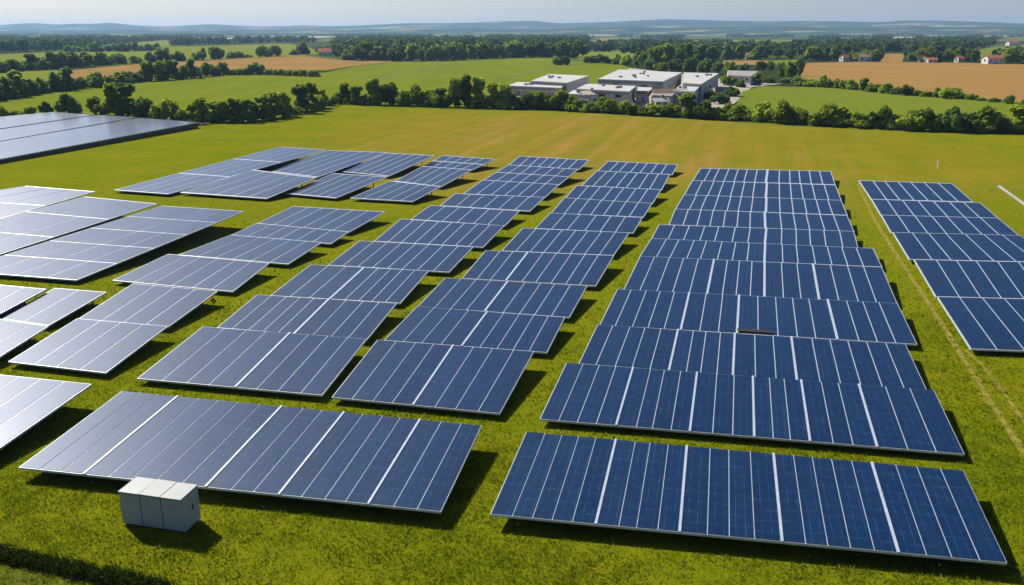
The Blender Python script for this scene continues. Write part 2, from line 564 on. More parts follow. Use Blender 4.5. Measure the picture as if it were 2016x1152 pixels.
def table(label, group, BL, BR, FR, FL, strips, thick=(), rows=1, zf=.45, rise=None, slope=.065, tu=0.0, lines=True, skirt=False):
    """BL.. are photo pixels of the corners; strips = modules per section; thick = photo columns of the wide joints on the front edge"""
    if rise is None:
        dd = ((at(*BL, zf) - at(*FL, zf)).length + (at(*BR, zf) - at(*FR, zf)).length) / 2
        rise = min(1.4, slope * dd)
    zb = zf + rise
    fl, fr = at(*FL, zf + tu), at(*FR, zf)
    br, bl = at(*BR, zb), at(*BL, zb + tu)
    cen = (fl + fr + br + bl) / 4
    root = empty('solar_table', (cen.x, cen.y, 0))
    tag(root, label, 'solar panels', group)
    O = (cen.x, cen.y, 0)
    U = ((fr - fl) + (br - bl)).normalized()
    V = ((bl - fl) + (br - fr)).normalized()
    nrm = U.cross(V).normalized()
    Wd = ((fr - fl).length + (br - bl).length) / 2
    Dp = ((bl - fl).length + (br - fr).length) / 2
    dist = (cen - Vector((0, 0, CAM_H))).length
    dep = CAM_H / dist
    px_m = dist / F_PX                                     # metres per photo pixel
    gu = max(.05, 2.1 * px_m) if lines else .02
    gv = max(.04, .7 * px_m / max(dep, .12)) if lines else .03
    eu, ev = gu * .8, min(gv * .9, .3)
    joint = max(.16, 5.2 * px_m)

    def P(u, v, h=0.0):
        q = (fl * (1 - u) + fr * u) * (1 - v) + (bl * (1 - u) + br * u) * v
        return q + nrm * h
    FOOT.append([P(0, 0), P(1, 0), P(1, 1), P(0, 1)])
    # slab of aluminium framing
    mb = MB()
    nu, nv = 14, 6
    for i in range(nu):
        for j in range(nv):
            a, b, c, d = i / nu, (i + 1) / nu, j / nv, (j + 1) / nv
            mb.face([P(a, c, -.004), P(b, c, -.004), P(b, d, -.004), P(a, d, -.004)])
            mb.face([P(a, d, -.13), P(b, d, -.13), P(b, c, -.13), P(a, c, -.13)])
            if j == 0: mb.face([P(a, 0, -.13), P(b, 0, -.13), P(b, 0, -.004), P(a, 0, -.004)])
            if j == nv - 1: mb.face([P(b, 1, -.13), P(a, 1, -.13), P(a, 1, -.004), P(b, 1, -.004)])
            if i == 0: mb.face([P(0, d, -.13), P(0, c, -.13), P(0, c, -.004), P(0, d, -.004)])
            if i == nu - 1: mb.face([P(1, c, -.13), P(1, d, -.13), P(1, d, -.004), P(1, c, -.004)])
    mb.build('frame', M['alu'], root, O)
    # sections
    cuts = [0.0] + [frac(fl, fr, t) for t in thick] + [1.0]
    for s in range(len(cuts) - 1):
        a, b = cuts[s], cuts[s + 1]
        n = strips[s]
        ja = eu / Wd if s == 0 else joint / 2 / Wd
        jb = eu / Wd if s == len(cuts) - 2 else joint / 2 / Wd
        a2, b2 = a + ja, b - jb
        w = (b2 - a2) / n
        jit = [0] + [random.uniform(-.06, .06) * w for _ in range(n - 1)] + [0]
        for i in range(n):
            u0 = a2 + w * i + jit[i] + (gu / 2 / Wd if i else 0)
            u1 = a2 + w * (i + 1) + jit[i + 1] - (gu / 2 / Wd if i < n - 1 else 0)
            for r in range(rows):
                v0 = r / rows + (gv / 2 / Dp if r else ev / Dp)
                v1 = (r + 1) / rows - (gv / 2 / Dp if r < rows - 1 else ev / Dp)
                t = [random.gauss(0, .0015) for _ in range(4)]
                mb = MB()
                top = .018
                uvq = [(0, 0), ((u1 - u0) * Wd, 0), ((u1 - u0) * Wd, (v1 - v0) * Dp), (0, (v1 - v0) * Dp)]
                off = (random.random() * .2, random.random() * .3)
                uvq = [(x + off[0], y + off[1]) for x, y in uvq]
                mb.hexa([P(u0, v0, -.03), P(u1, v0, -.03), P(u1, v1, -.03), P(u0, v1, -.03),
                         P(u0, v0, top + t[0]), P(u1, v0, top + t[1]), P(u1, v1, top + t[2]), P(u0, v1, top + t[3])], uvq)
                mb.build('solar_panel', M['panel'], root, O)
        if s > 0:
            mb = MB()
            h = joint / Wd * .36
            mb.hexa([P(a - h, -.004, -.011), P(a + h, -.004, -.011), P(a + h, 1.004, -.011), P(a - h, 1.004, -.011),
                     P(a - h, -.004, .05), P(a + h, -.004, .05), P(a + h, 1.004, .05), P(a - h, 1.004, .05)])
            mb.build('joint_rail', M['rail'], root, O)
    # posts
    n = max(2, int(Wd / 4.5) + 1)
    if n > 9: n = 9
    for k in range(n):
        u = .06 + .88 * k / (n - 1)
        for v in (.22, .78):
            p = P(u, v, -.14)
            mb = MB()
            mb.box((p.x, p.y, p.z / 2), (.12, .12, p.z))
            mb.build('post', M['steel'], root, O)
    for v in (.22, .78):
        mb = MB()
        a, b = P(.02, v, -.131), P(.98, v, -.131)
        side = V * .05; dn = -nrm * .1
        mb.hexa([a - side + dn, b - side + dn, b + side + dn, a + side + dn, a - side, b - side, b + side, a + side])
        mb.build('purlin', M['steel'], root, O)
    if skirt:
        mb = MB()
        a, b = P(1, 0, -.131), P(1, 1, -.131)
        i = -U * .25
        mb.hexa([Vector((a.x, a.y, .02)) + i, Vector((b.x, b.y, .02)) + i, Vector((b.x, b.y, .02)) + i * 1.4, Vector((a.x, a.y, .02)) + i * 1.4,
                 a + i, b + i, b + i * 1.4, a + i * 1.4])
        mb.build('side_skirt', M['steel'], root, O)
    return root


ORD = ['', 'first', 'second', 'third', 'fourth', 'fifth', 'sixth', 'seventh', 'eighth', 'ninth', 'tenth', 'eleventh', 'twelfth',
       'thirteenth', 'fourteenth', 'fifteenth', 'sixteenth', 'seventeenth', 'eighteenth', 'nineteenth']


def ordw(i):
    if i < 20: return ORD[i]
    tens = {2: 'twenty', 3: 'thirty', 4: 'forty', 5: 'fifty', 6: 'sixty', 7: 'seventy', 8: 'eighty', 9: 'ninety'}
    if i % 10 == 0: return tens[i // 10][:-1] + 'ieth'
    return tens[i // 10] + '-' + ORD[i % 10]


# front row
table('long blue solar table nearest the camera, just behind the grey cabinet', 'solar tables in the front row',
      (240, 770), (948, 838), (868, 1007), (37, 920), [3, 5, 3, 4, 3], (165, 405, 549, 725), zf=.7, rise=.5)
table('long deep blue solar table nearest the camera, right of the cabinet and grass lane', 'solar tables in the front row',
      (1036, 850), (1897, 927), (1983, 1108), (965, 1012), [5, 4, 4, 5, 4], (1173, 1338, 1540, 1769), zf=.7, rise=.5)

# the wide block, front to back
gB = 'solar tables of the wide block'
wide = [
    ((1115, 714), (1839, 768), (1899, 894), (1062, 825), [4, 4, 3, 3, 3, 3], (1213, 1358, 1485, 1595, 1727)),
    ((1176, 639), (1783, 678), (1825, 768), (1139, 716), [5, 4, 3, 6], (1317, 1443, 1569)),
    ((1215, 569), (1767, 597), (1806, 678), (1180, 640), [5, 3, 5, 4], (1340, 1451, 1649)),
    ((1260, 504), (1736, 526), (1767, 598), (1227, 571), [5, 4, 3, 4], (1392, 1505, 1613)),
    ((1282, 469), (1719, 489), (1737, 526), (1259, 505), [8, 7], (1505,)),
    ((1297, 442), (1681, 455), (1690, 489), (1282, 470), [7, 6], (1506,)),
    ((1329, 411), (1668, 424), (1682, 456), (1316, 443), [7, 6], (1507,)),
    ((1346, 383), (1656, 394), (1669, 424), (1329, 412), [7, 6], (1508,)),
    ((1363, 355), (1645, 364), (1657, 395), (1346, 384), [7, 6], (1508,)),
    ((1379, 331), (1636, 337), (1645, 364), (1363, 356), [7, 6], (1508,)),
]
roots = {}
for i, (bl, br, fr, fl, st, th) in enumerate(wide):
    r_ = table('wide deep blue solar table, %s from the front in the wide block' % ordw(i + 1) if i else 'front table of the wide block, deep blue with five broad white joints', gB, bl, br, fr, fl, st, th)
    roots['B%d' % i] = r_

gC = 'solar tables of the column left of the wide block'
colC = [
    ((743, 669), (1051, 692), (984, 814), (653, 782), [4, 4], (813,)),
    ((821, 603), (1112, 625), (1077, 694), (756, 670), [4, 5], (909,)),
    ((876, 547), (1156, 563), (1121, 625), (822, 604), [4, 5], (954,)),
    ((956, 493), (1209, 503), (1173, 563), (909, 548), [3, 6], (996,)),
    ((1029, 449), (1239, 458), (1208, 503), (987, 494), [8], ()),
    ((1083, 419), (1265, 428), (1247, 459), (1053, 450), [6], ()),
    ((1111, 389), (1284, 400), (1267, 428), (1084, 420), [7], ()),
    ((1135, 365), (1302, 373), (1285, 401), (1112, 390), [7], ()),
    ((1175, 336), (1319, 343), (1303, 374), (1144, 366), [7], ()),
    ((1197, 317), (1335, 324), (1324, 344), (1176, 337), [7], ()),
]
for i, (bl, br, fr, fl, st, th) in enumerate(colC):
    table('blue solar table, %s from front in the column beside the wide block' % ordw(i + 1), gC, bl, br, fr, fl, st, th)

gD = 'solar tables of the second column left of the wide block'
colD = [
    ((399, 643), (722, 667), (634, 778), (270, 745), [4, 4], (463,)),
    ((506, 580), (781, 597), (722, 669), (427, 645), [5, 4], (579,)),
    ((611, 521), (844, 533), (788, 597), (532, 582), [3, 5], (649,)),
    ((708, 474), (932, 486), (884, 536), (645, 522), [8], ()),
    ((789, 431), (993, 444), (951, 487), (736, 475), [8], ()),
    ((847, 404), (1023, 415), (994, 445), (808, 432), [6], ()),
    ((896, 381), (1073, 388), (1043, 416), (866, 405), [6], ()),
    ((951, 354), (1101, 363), (1073, 389), (911, 382), [6], ()),
    ((1001, 324), (1138, 333), (1101, 364), (951, 355), [6], ()),
    ((1023, 307), (1160, 315), (1140, 334), (1001, 325), [7], ()),
]
for i, (bl, br, fr, fl, st, th) in enumerate(colD):
    rows = 2 if i == 8 else 1
    table('paler blue solar table, %s from front in the second column left of the block' % ordw(i + 1), gD, bl, br, fr, fl, st, th, rows=rows)

gE = 'solar tables of the third column left of the wide block'
colE = [
    ((152, 627), (330, 642), (208, 734), (16, 712), [4], ()),
    ((262, 558), (428, 573), (330, 644), (152, 629), [4], ()),
    ((331, 500), (530, 518), (458, 574), (221, 552), [6], ()),
    ((455, 462), (633, 477), (567, 520), (351, 502), [6], ()),
    ((506, 439), (687, 456), (651, 480), (455, 463), [6], ()),
    ((577, 406), (758, 417), (687, 457), (506, 440), [6], ()),
]
for i, (bl, br, fr, fl, st, th) in enumerate(colE):
    table('grey blue solar table, %s from the front in the stepped column behind the cabinet' % ordw(i + 1), gE, bl, br, fr, fl, st, th)

gF = 'solar tables of the far middle cluster'
table('long narrow blue solar table along the left edge of the far middle cluster', gF, (551, 289), (641, 295), (331, 382), (224, 374), [4], (), rows=3)
table('short blue solar table, second from the left at the front of the far cluster', gF, (498, 334), (622, 350), (525, 391), (354, 379), [5], (), rows=1)
table('blue solar table, second from the left at the back of the far cluster', gF, (646, 296), (762, 300), (625, 349), (520, 336), [5], ())
table('blue solar table, third from the left at the front of the far cluster', gF, (656, 341), (762, 348), (661, 390), (562, 381), [5], ())
table('blue solar table, third from the left at the back of the far cluster', gF, (762, 301), (855, 306), (765, 347), (671, 338), [5], ())
table('blue solar table at the front right corner of the far middle cluster', gF, (768, 356), (868, 367), (812, 397), (689, 390), [5], ())
table('blue solar table, middle one of the right hand strip of the far cluster', gF, (832, 327), (929, 334), (868, 368), (777, 357), [5], ())
table('blue solar table at the back right corner of the far middle cluster', gF, (871, 306), (975, 313), (929, 335), (832, 328), [5], (), rows=2)

gG = 'solar tables on the left side of the meadow'
table('pale glaring solar table at the far left edge, rearmost of three long ones', gG, (100, 221), (187, 226), (-150, 275), (-350, 262), [3], (), rows=4, lines=False, rise=.6, zf=.6)
table('pale glaring solar table at the far left, middle of three long ones', gG, (194, 226.5), (270, 231), (-150, 304), (-280, 296), [3], (), rows=4, lines=False, rise=.6, zf=.6)
table('pale glaring solar table at the far left, nearest of three long ones, dark side skirt', gG, (275, 232), (391, 241), (-150, 341), (-300, 331), [3], (), rows=4, lines=False, rise=.6, zf=.7, skirt=True)
table('pale solar table, rearmost of the middle left group', gG, (52, 366), (187, 377), (-20, 436), (-290, 418), [3], (), rows=2)
table('pale solar table, middle one of the middle left group', gG, (166, 387), (309, 401), (-20, 507), (-230, 490), [3], (), rows=3)
table('pale solar table, nearest of the middle left group with four cross lines', gG, (319, 405), (480, 416), (150, 551.5), (-90, 533), [4], (), rows=5)
table('small grey solar table cut by the left edge, behind the lower left pair', gG, (-80, 553), (91, 569), (-80, 660), (-250, 640), [4], ())
table('grey solar table at the left, rear one of the lower left pair', gG, (108, 567), (209, 575), (95, 641), (0, 627), [2], ())
table('grey solar table cut by the left edge, front one of the lower left pair', gG, (0, 628), (95, 642), (-60, 739), (-190, 718), [3], ())
table('grey solar table cut by the left edge, in front of the lower left pair', gG, (-150, 722), (180, 756), (-120, 965), (-470, 925), [7], ())

gH = 'solar tables of the right hand column'
colH = [
    ((1845, 584), (2150, 592), (2280, 700), (1911, 687), [7], ()),
    ((1799, 511), (2090, 517), (2150, 592), (1842, 584), [7], ()),
    ((1757, 457), (2008, 463), (2085, 517), (1790, 511), [7], ()),
    ((1734, 423), (1965, 429), (2007, 464), (1754, 458), [7], ()),
    ((1715, 392), (1930, 399), (1966, 430), (1734, 424), [7], ()),
    ((1690, 355), (1874, 361), (1917, 398), (1715, 393), [7], ()),
]
for i, (bl, br, fr, fl, st, th) in enumerate(colH):
    table('blue solar table, %s from the front in the right hand column' % ordw(i + 1), gH, bl, br, fr, fl, st, th)

# added black strip painting the shaded gap before the wide block's third table
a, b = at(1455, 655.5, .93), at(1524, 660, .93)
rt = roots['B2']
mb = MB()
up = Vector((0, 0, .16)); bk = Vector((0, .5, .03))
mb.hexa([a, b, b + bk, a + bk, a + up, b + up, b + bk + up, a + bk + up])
mb.build('gap_shade_strip', M['darkgap'], rt, tuple(rt.location))

# ------------------------------------------------------------------ grey cabinet
c_fl, c_fr, c_br = at(243, 1034), at(366, 1052), at(397, 1024)
cu = (c_fr - c_fl); cw = cu.length; cu.normalize()
cvv = Vector((-cu.y, cu.x, 0)); cdp = max(1.2, (c_br - c_fr).dot(cvv))
root = empty('electrical_cabinet', (c_fl + c_fr) / 2 + cvv * cdp / 2, math.atan2(cu.y, cu.x))
tag(root, 'pale grey three-door electrical cabinet standing on the grass before the front table', 'cabinet')
CH = 1.75
w3 = cw / 3
mb = MB(); mb.box((0, 0, .06), (cw * .94, cdp * .92, .12)); mb.build('plinth', M['darkgap'], root)
mb = MB(); mb.box((0, 0, (.12 + CH) / 2), (cw, cdp, CH - .12)); mb.build('body', M['cab'], root)
for k in range(3):
    x = -cw / 2 + w3 * (k + .5)
    mb = MB()
    lw, ld = w3 / 2 - .018, cdp / 2 + .06
    tilt = [0, .02, -.01][k]
    mb.hexa([(x - lw, -ld, CH + .002), (x + lw, -ld, CH + .002), (x + lw, ld, CH + .002), (x - lw, ld, CH + .002),
             (x - lw, -ld, CH + .05 + tilt * .3), (x + lw, -ld, CH + .05), (x + lw, ld, CH + .08), (x - lw, ld, CH + .08 + tilt)])
    mb.build('lid', M['cablid'], root)
    mb = MB(); mb.box((x, -cdp / 2 - .012, (.16 + CH - .05) / 2 + .02), (w3 - .05, .022, CH - .28))
    dr = mb.build('door', M['cab'], root)
    if k == 1:
        mb = MB(); mb.box((x - .05, -cdp / 2 - .04, CH * .72), (.05, .035, .05)); mb.build('knob', M['whitepaint'], dr)
mb = MB()
for k in (1, 2):
    x = -cw / 2 + w3 * k
    mb.box((x, -cdp / 2 - .004, CH / 2 + .05), (.035, .006, CH - .14))
mb.build('door_seam', M['seam'], root)
mb = MB(); mb.box((cw / 2 + .025, .1, CH * .58), (.045, .07, .22)); mb.build('handle', M['seam'], root)

# ------------------------------------------------------------------ trees
def tree_proto(seed, kind, nleaf, leaf):
    r = np.random.default_rng(seed)
    nl = {'round': 24, 'tall': 20, 'bush': 15, 'spire': 11}[kind]
    cs, rs = [], []
    for i in range(nl):
        if kind == 'round':
            z = r.uniform(.16, .82); a = r.uniform(0, 6.28); rad = .30 * math.sin(math.pi * min(1, (z - .05) / .95)) * math.sqrt(r.uniform(.1, 1))
            s = r.uniform(.08, .19)
        elif kind == 'tall':
            z = r.uniform(.12, .86); a = r.uniform(0, 6.28); rad = .17 * r.uniform(.2, 1) * (1.15 - z * .6)
            s = r.uniform(.07, .15)
        elif kind == 'spire':
            z = .12 + .78 * i / nl; a = r.uniform(0, 6.28); rad = .05
            s = .20 * (1.05 - z) + .03
        else:
            z = r.uniform(.18, .68); a = r.uniform(0, 6.28); rad = .48 * math.sqrt(r.uniform(0, 1)); z *= (1.1 - rad * .8)
            s = r.uniform(.14, .29)
        cs.append((rad * math.cos(a), rad * math.sin(a), z)); rs.append(s)
    cs = np.array(cs); rs = np.array(rs)
    # top lobe so that the tree reaches its height
    k = r.choice(nl, nleaf, p=rs ** 2 / (rs ** 2).sum())
    d = r.normal(size=(nleaf, 3)); d /= np.linalg.norm(d, axis=1)[:, None]
    rad = rs[k] * (r.uniform(.5, 1.12, nleaf) ** .7)
    c = cs[k] + d * rad[:, None] * np.array([1, 1, .9])
    c[:, 2] = np.maximum(c[:, 2], .03)
    sc = 1 / c[:, 2].max()
    c[:, 2] *= sc
    # leaf clumps: quads facing roughly outward
    nv = d + r.normal(size=d.shape) * .55
    nv /= np.linalg.norm(nv, axis=1)[:, None]
    t = np.cross(nv, r.normal(size=d.shape)); t /= np.linalg.norm(t, axis=1)[:, None]
    b = np.cross(nv, t)
    s = leaf * r.uniform(.6, 1.3, nleaf)[:, None]
    q = np.stack([c - t * s - b * s * .4, c + t * s * .3 - b * s, c + t * s + b * s * .5, c - t * s * .4 + b * s], 1)
    verts = q.reshape(-1, 3)
    quads = np.arange(nleaf * 4).reshape(-1, 4)
    tr = MB()
    tr.tube([(0, 0, -.02), (.01, 0, .2), (-.01, .01, .42), (.0, .02, .68)], [.030, .024, .018, .006], 6)
    for i in range(4):
        a = i * 1.6 + seed
        e = cs[int(r.integers(nl))]
        tr.tube([(0, 0, .2 + .07 * i), (e[0] * .5, e[1] * .5, .3 + .07 * i), (e[0], e[1], max(.4, e[2] * .95))], [.014, .01, .004], 5)
    return verts, quads, tr


LEAFMAT = {'leaf': M['leaf'], 'leaf2': M['leaf2'], 'leaf3': M['leaf3']}
PROTO = {}


def get_proto(kind, var, mat, lod):
    key = (kind, var, mat, lod)
    if key not in PROTO:
        nleaf, leaf = {0: (2600, .037), 1: (1100, .053), 2: (320, .085)}[lod]
        if kind == 'bush': leaf *= 1.5
        if kind == 'spire': nleaf = int(nleaf * .7)
        v, q, tr = tree_proto(hash((kind, var, lod)) % 1000 if False else (var * 17 + lod * 5 + len(kind) * 101), kind, nleaf, leaf)
        c = raw_mesh('crown', v, q, LEAFMAT[mat])
        t = tr.build('trunk', M['bark'])
        cm, tm = c.data, t.data
        bpy.data.objects.remove(c); bpy.data.objects.remove(t)
        PROTO[key] = (cm, tm)
    return PROTO[key]


KINDWORD = {'round': 'rounded', 'tall': 'upright', 'bush': 'bushy', 'spire': 'pointed'}


def plant(p, h, w, kind, mat, lod, label, group, name=None):
    cm, tm = get_proto(kind, random.randrange(4), mat, lod)
    nm = name or ('shrub' if kind == 'bush' else 'tree')
    root = empty(nm, (p.x, p.y, 0), random.uniform(0, 6.28))
    base_w = {'round': .78, 'tall': .56, 'bush': 1.25, 'spire': .46}[kind]
    k = w / base_w
    root.scale = (k, k, h)
    tag(root, label, 'shrub' if kind == 'bush' else 'tree', group)
    for n_, me in (('crown', cm), ('trunk', tm)):
        o = bpy.data.objects.new(n_, me); COL.objects.link(o); o.parent = root
    return root


def interp(line, x):
    for (x0, y0), (x1, y1) in zip(line[:-1], line[1:]):
        if x0 <= x <= x1: return y0 + (y1 - y0) * (x - x0) / (x1 - x0)
    return line[0][1] if x < line[0][0] else line[-1][1]


def nth(i):
    return '%d%s' % (i, 'th' if 10 <= i % 100 <= 20 else {1: 'st', 2: 'nd', 3: 'rd'}.get(i % 10, 'th'))


def tree_row(items, where, group, lod, mats=('leaf',), kinds=('round', 'tall')):
    """items: (photo x, base y, top y, width px)"""
    items = sorted(items)
    for i, (x, yb, yt, w) in enumerate(items):
        p = at(x, yb)
        m = (p - Vector((0, 0, CAM_H))).length / F_PX
        h = max(.8, (yb - yt) * m); wd = max(.8, w * m)
        asp = h / wd
        kind = 'bush' if asp < .95 else ('tall' if asp > 1.45 else random.choice(kinds))
        if asp > 2.2: kind = 'spire' if random.random() < .3 else 'tall'
        mt = random.choice(mats)
        col = {'leaf': 'green', 'leaf2': 'bright green', 'leaf3': 'dark green'}[mt]
        lab = '%s %s %s, %s from left in %s' % (KINDWORD[kind], col, 'shrub' if kind == 'bush' else 'tree', nth(i + 1), where)
        plant(p, h, wd, kind, mt, lod, lab, group)


def fill(line, x0, x1, step, h, w, jit=4, hj=.35):
    out = []
    x = x0
    while x < x1:
        yb = interp(line, x) + random.uniform(-jit, 0)
        out.append((x, yb, yb - h * random.uniform(1 - hj, 1 + hj), w * random.uniform(.8, 1.25)))
        x += step * random.uniform(.75, 1.25)
    return out


# right hedge below the factory
L1 = [(660, 205), (760, 208), (880, 212), (970, 214), (1080, 217), (1180, 222), (1300, 230), (1420, 236), (1540, 244), (1650, 250), (1760, 256), (1880, 261), (2016, 264), (2200, 268)]
tops = [(682, 166, 26), (702, 172, 28), (737, 158, 32), (765, 165, 32), (795, 178, 30), (822, 168, 32), (848, 178, 30), (869, 175, 30), (896, 157, 32), (918, 151, 30), (941, 155, 34), (972, 165, 30), (994, 168, 30),
        (1020, 190, 34), (1058, 182, 34), (1080, 190, 34), (1102, 178, 36), (1129, 191, 36), (1160, 203, 38), (1193, 193, 36), (1222, 205, 30), (1250, 208, 34), (1285, 205, 36), (1320, 206, 36),
        (1353, 186, 42), (1386, 198, 40), (1422, 203, 40), (1462, 206, 42), (1501, 203, 38), (1541, 200, 46), (1582, 214, 34), (1616, 207, 46), (1656, 214, 42), (1690, 222, 36), (1724, 212, 44), (1764, 229, 56), (1801, 219, 40), (1835, 219, 40), (1872, 216, 44), (1905, 226, 40), (1936, 216, 46), (1970, 222, 40), (2000, 216, 44), (2030, 220, 44)]
items = [(x, interp(L1, x) - random.uniform(0, 2), yt, w * 1.1) for x, yt, w in tops]
items += fill(L1, 668, 1130, 17, 26, 30, 2)
items += fill(L1, 1130, 2040, 30, 20, 38, 2)
tree_row(items, 'the hedgerow below the factory', 'hedgerow below the factory', 0, ('leaf', 'leaf', 'leaf2', 'leaf3'))

# left hedge
L2 = [(-60, 236), (0, 232), (60, 228), (100, 225), (190, 226), (230, 229), (325, 237), (400, 241), (470, 242), (520, 237), (560, 230), (600, 221), (650, 209)]
tops = [(5, 212, 26), (35, 219, 24), (62, 212, 18), (91, 203, 24), (135, 190, 46), (187, 194, 22), (206, 206, 24), (229, 170, 34), (252, 172, 40), (283, 194, 38), (324, 197, 44), (361, 216, 26), (381, 206, 26), (400, 197, 28), (422, 203, 28), (440, 203, 26), (462, 197, 32), (488, 199, 34), (516, 193, 36), (538, 186, 34), (560, 184, 34), (594, 170, 32), (614, 166, 30), (633, 178, 26), (650, 190, 18)]
items = [(x, interp(L2, x) - random.uniform(0, 1.5), yt, w * 1.12) for x, yt, w in tops]
items += fill(L2, 395, 640, 24, 24, 34, 1.5)
tree_row(items, 'the hedge behind far left tables', 'hedge behind the far left tables', 0, ('leaf', 'leaf', 'leaf3', 'leaf2'))

# tree line along the near edge of the left wheat field
L3 = [(-60, 205), (0, 196), (98, 181), (190, 172), (243, 165), (290, 160), (376, 154), (440, 148), (510, 147), (617, 151)]
tops = [(-15, 160, 34), (7, 160, 36), (34, 148, 34), (57, 160, 30), (81, 158, 24), (111, 148, 32), (132, 140, 32), (158, 155, 28), (189, 146, 36), (212, 151, 24), (243, 152, 40), (270, 149, 26), (292, 126, 26), (314, 125, 26), (332, 124, 20), (345, 125, 18), (358, 133, 26), (376, 120, 20), (391, 135, 14), (405, 126, 20), (419, 129, 26), (440, 125, 20), (456, 138, 22), (474, 134, 26), (490, 132, 20), (506, 125, 24), (531, 137, 16), (544, 137, 14), (555, 137, 16), (570, 139, 18), (584, 138, 18), (598, 139, 16), (617, 138, 22)]
items = [(x, interp(L3, x), yt, w * 1.15) for x, yt, w in tops]
items += fill(L3, -30, 380, 26, 18, 30, 1.5)
tree_row(items, 'the tree line before left wheat', 'tree line before the left wheat field', 1, ('leaf3', 'leaf3', 'leaf'))

# tree line behind the left wheat field
L4 = [(-60, 147), (0, 143), (62, 138), (145, 133), (199, 128), (236, 125), (297, 122), (351, 120), (428, 117), (454, 115), (516, 112), (597, 107), (660, 104)]
tops = [(-20, 122, 30), (7, 126, 24), (29, 121, 26), (62, 112, 22), (84, 120, 24), (105, 108, 26), (121, 107, 28), (145, 107, 30), (169, 107, 30), (199, 107, 26), (216, 115, 20), (236, 109, 22), (266, 112, 26), (297, 105, 22), (320, 97, 26), (351, 103, 24), (391, 103, 20), (401, 97, 14), (428, 95, 26), (454, 103, 16), (468, 103, 18), (485, 108, 20), (516, 92, 22), (540, 91, 30), (580, 98, 20), (597, 84, 24), (633, 92, 22), (657, 82, 26)]
items = [(x, interp(L4, x), yt, w * 1.1) for x, yt, w in tops]
items += fill(L4, -30, 240, 24, 16, 28, 1)
tree_row(items, 'the tree line behind left wheat', 'tree line behind the left wheat field', 1, ('leaf3', 'leaf3', 'leaf'))

L5 = [(100, 104), (145, 103), (300, 101), (330, 92), (600, 88)]
items = fill(L5, 135, 310, 12, 12, 16, 1)
tree_row(items, 'the distant row above left fields', 'distant tree row above the left fields', 2, ('leaf3',))

# hedge between the right wheat field and the green field
L6 = [(1560, 168), (1618, 172), (1648, 174), (1699, 179), (1744, 184), (1782, 188), (1845, 192), (1913, 197), (1986, 204), (2040, 210)]
tops = [(1572, 152, 26), (1596, 157, 26), (1618, 150, 22), (1631, 157, 18), (1648, 157, 16), (1664, 160, 20), (1676, 159, 24), (1699, 157, 20), (1720, 167, 26), (1744, 166, 22), (1764, 173, 20), (1782, 169, 24), (1807, 179, 14), (1825, 181, 20), (1845, 175, 18), (1872, 176, 40), (1913, 186, 16), (1930, 193, 14), (1957, 194, 18), (1986, 190, 18), (2024, 196, 20)]
items = [(x, interp(L6, x), yt, w * 1.15) for x, yt, w in tops]
tree_row(items, 'the hedge below right wheat', 'hedge below the right wheat field', 1, ('leaf', 'leaf2', 'leaf3'))

# wood behind the central pasture
LW = [(640, 112), (660, 119), (850, 121), (940, 117), (1000, 114), (1130, 113), (1160, 116)]
items = fill(LW, 690, 1135, 19, 28, 32, 1, .2)
tree_row(items, 'the wood behind central pasture', 'front trees of the central wood', 1, ('leaf3', 'leaf', 'leaf3'))
# groups round the factory and towards the wheat field
items = [(1097, 128, 113, 20), (1112, 128, 112, 22), (1158, 124, 110, 24), (1178, 124, 108, 28), (1195, 124, 112, 20), (1216, 127, 109, 22), (1232, 128, 108, 24), (1257, 133, 99, 24), (1266, 134, 104, 22), (1290, 132, 94, 34), (1315, 130, 90, 36), (1335, 128, 96, 30), (1280, 138, 118, 24), (1300, 141, 124, 28), (1328, 140, 118, 26)]
tree_row(items, 'the trees behind factory roofs', 'trees behind the factory', 1, ('leaf3', 'leaf3', 'leaf'))
items = [(1352, 125, 88, 34), (1378, 126, 90, 34), (1402, 127, 94, 30), (1430, 118, 92, 28), (1455, 118, 90, 28), (1362, 141, 116, 30), (1388, 143, 118, 32), (1412, 146, 124, 22), (1438, 141, 122, 26), (1465, 138, 126, 24), (1498, 138, 122, 22), (1518, 138, 122, 18), (1540, 154, 126, 26), (1556, 156, 124, 26), (1574, 150, 118, 18),
         (1435, 168, 150, 32), (1458, 172, 158, 22), (1490, 166, 144, 22), (1515, 164, 152, 26), (1545, 163, 154, 24), (1440, 190, 172, 36), (1418, 205, 184, 34), (1400, 198, 178, 26)]
tree_row(items, 'the grove beside the factory', 'grove beside the factory', 1, ('leaf3', 'leaf3', 'leaf'))
LV = [(1470, 119), (1580, 121), (1700, 121), (1900, 123), (2016, 126), (2100, 127)]
items = [t for t in fill(LV, 1480, 2060, 12, 20, 22, 3, .4) if not (1725 < t[0] < 1790 or 1925 < t[0] < 1985 or 1500 < t[0] < 1580)]
tree_row(items, 'the village above right wheat', 'village trees above the right wheat field', 1, ('leaf3', 'leaf3', 'leaf'))


def inside(poly, x, y):
    c = False
    n = len(poly)
    for i in range(n):
        x0, y0 = poly[i]; x1, y1 = poly[(i + 1) % n]
        if (y0 > y) != (y1 > y) and x < (x1 - x0) * (y - y0) / (y1 - y0) + x0: c = not c
    return c


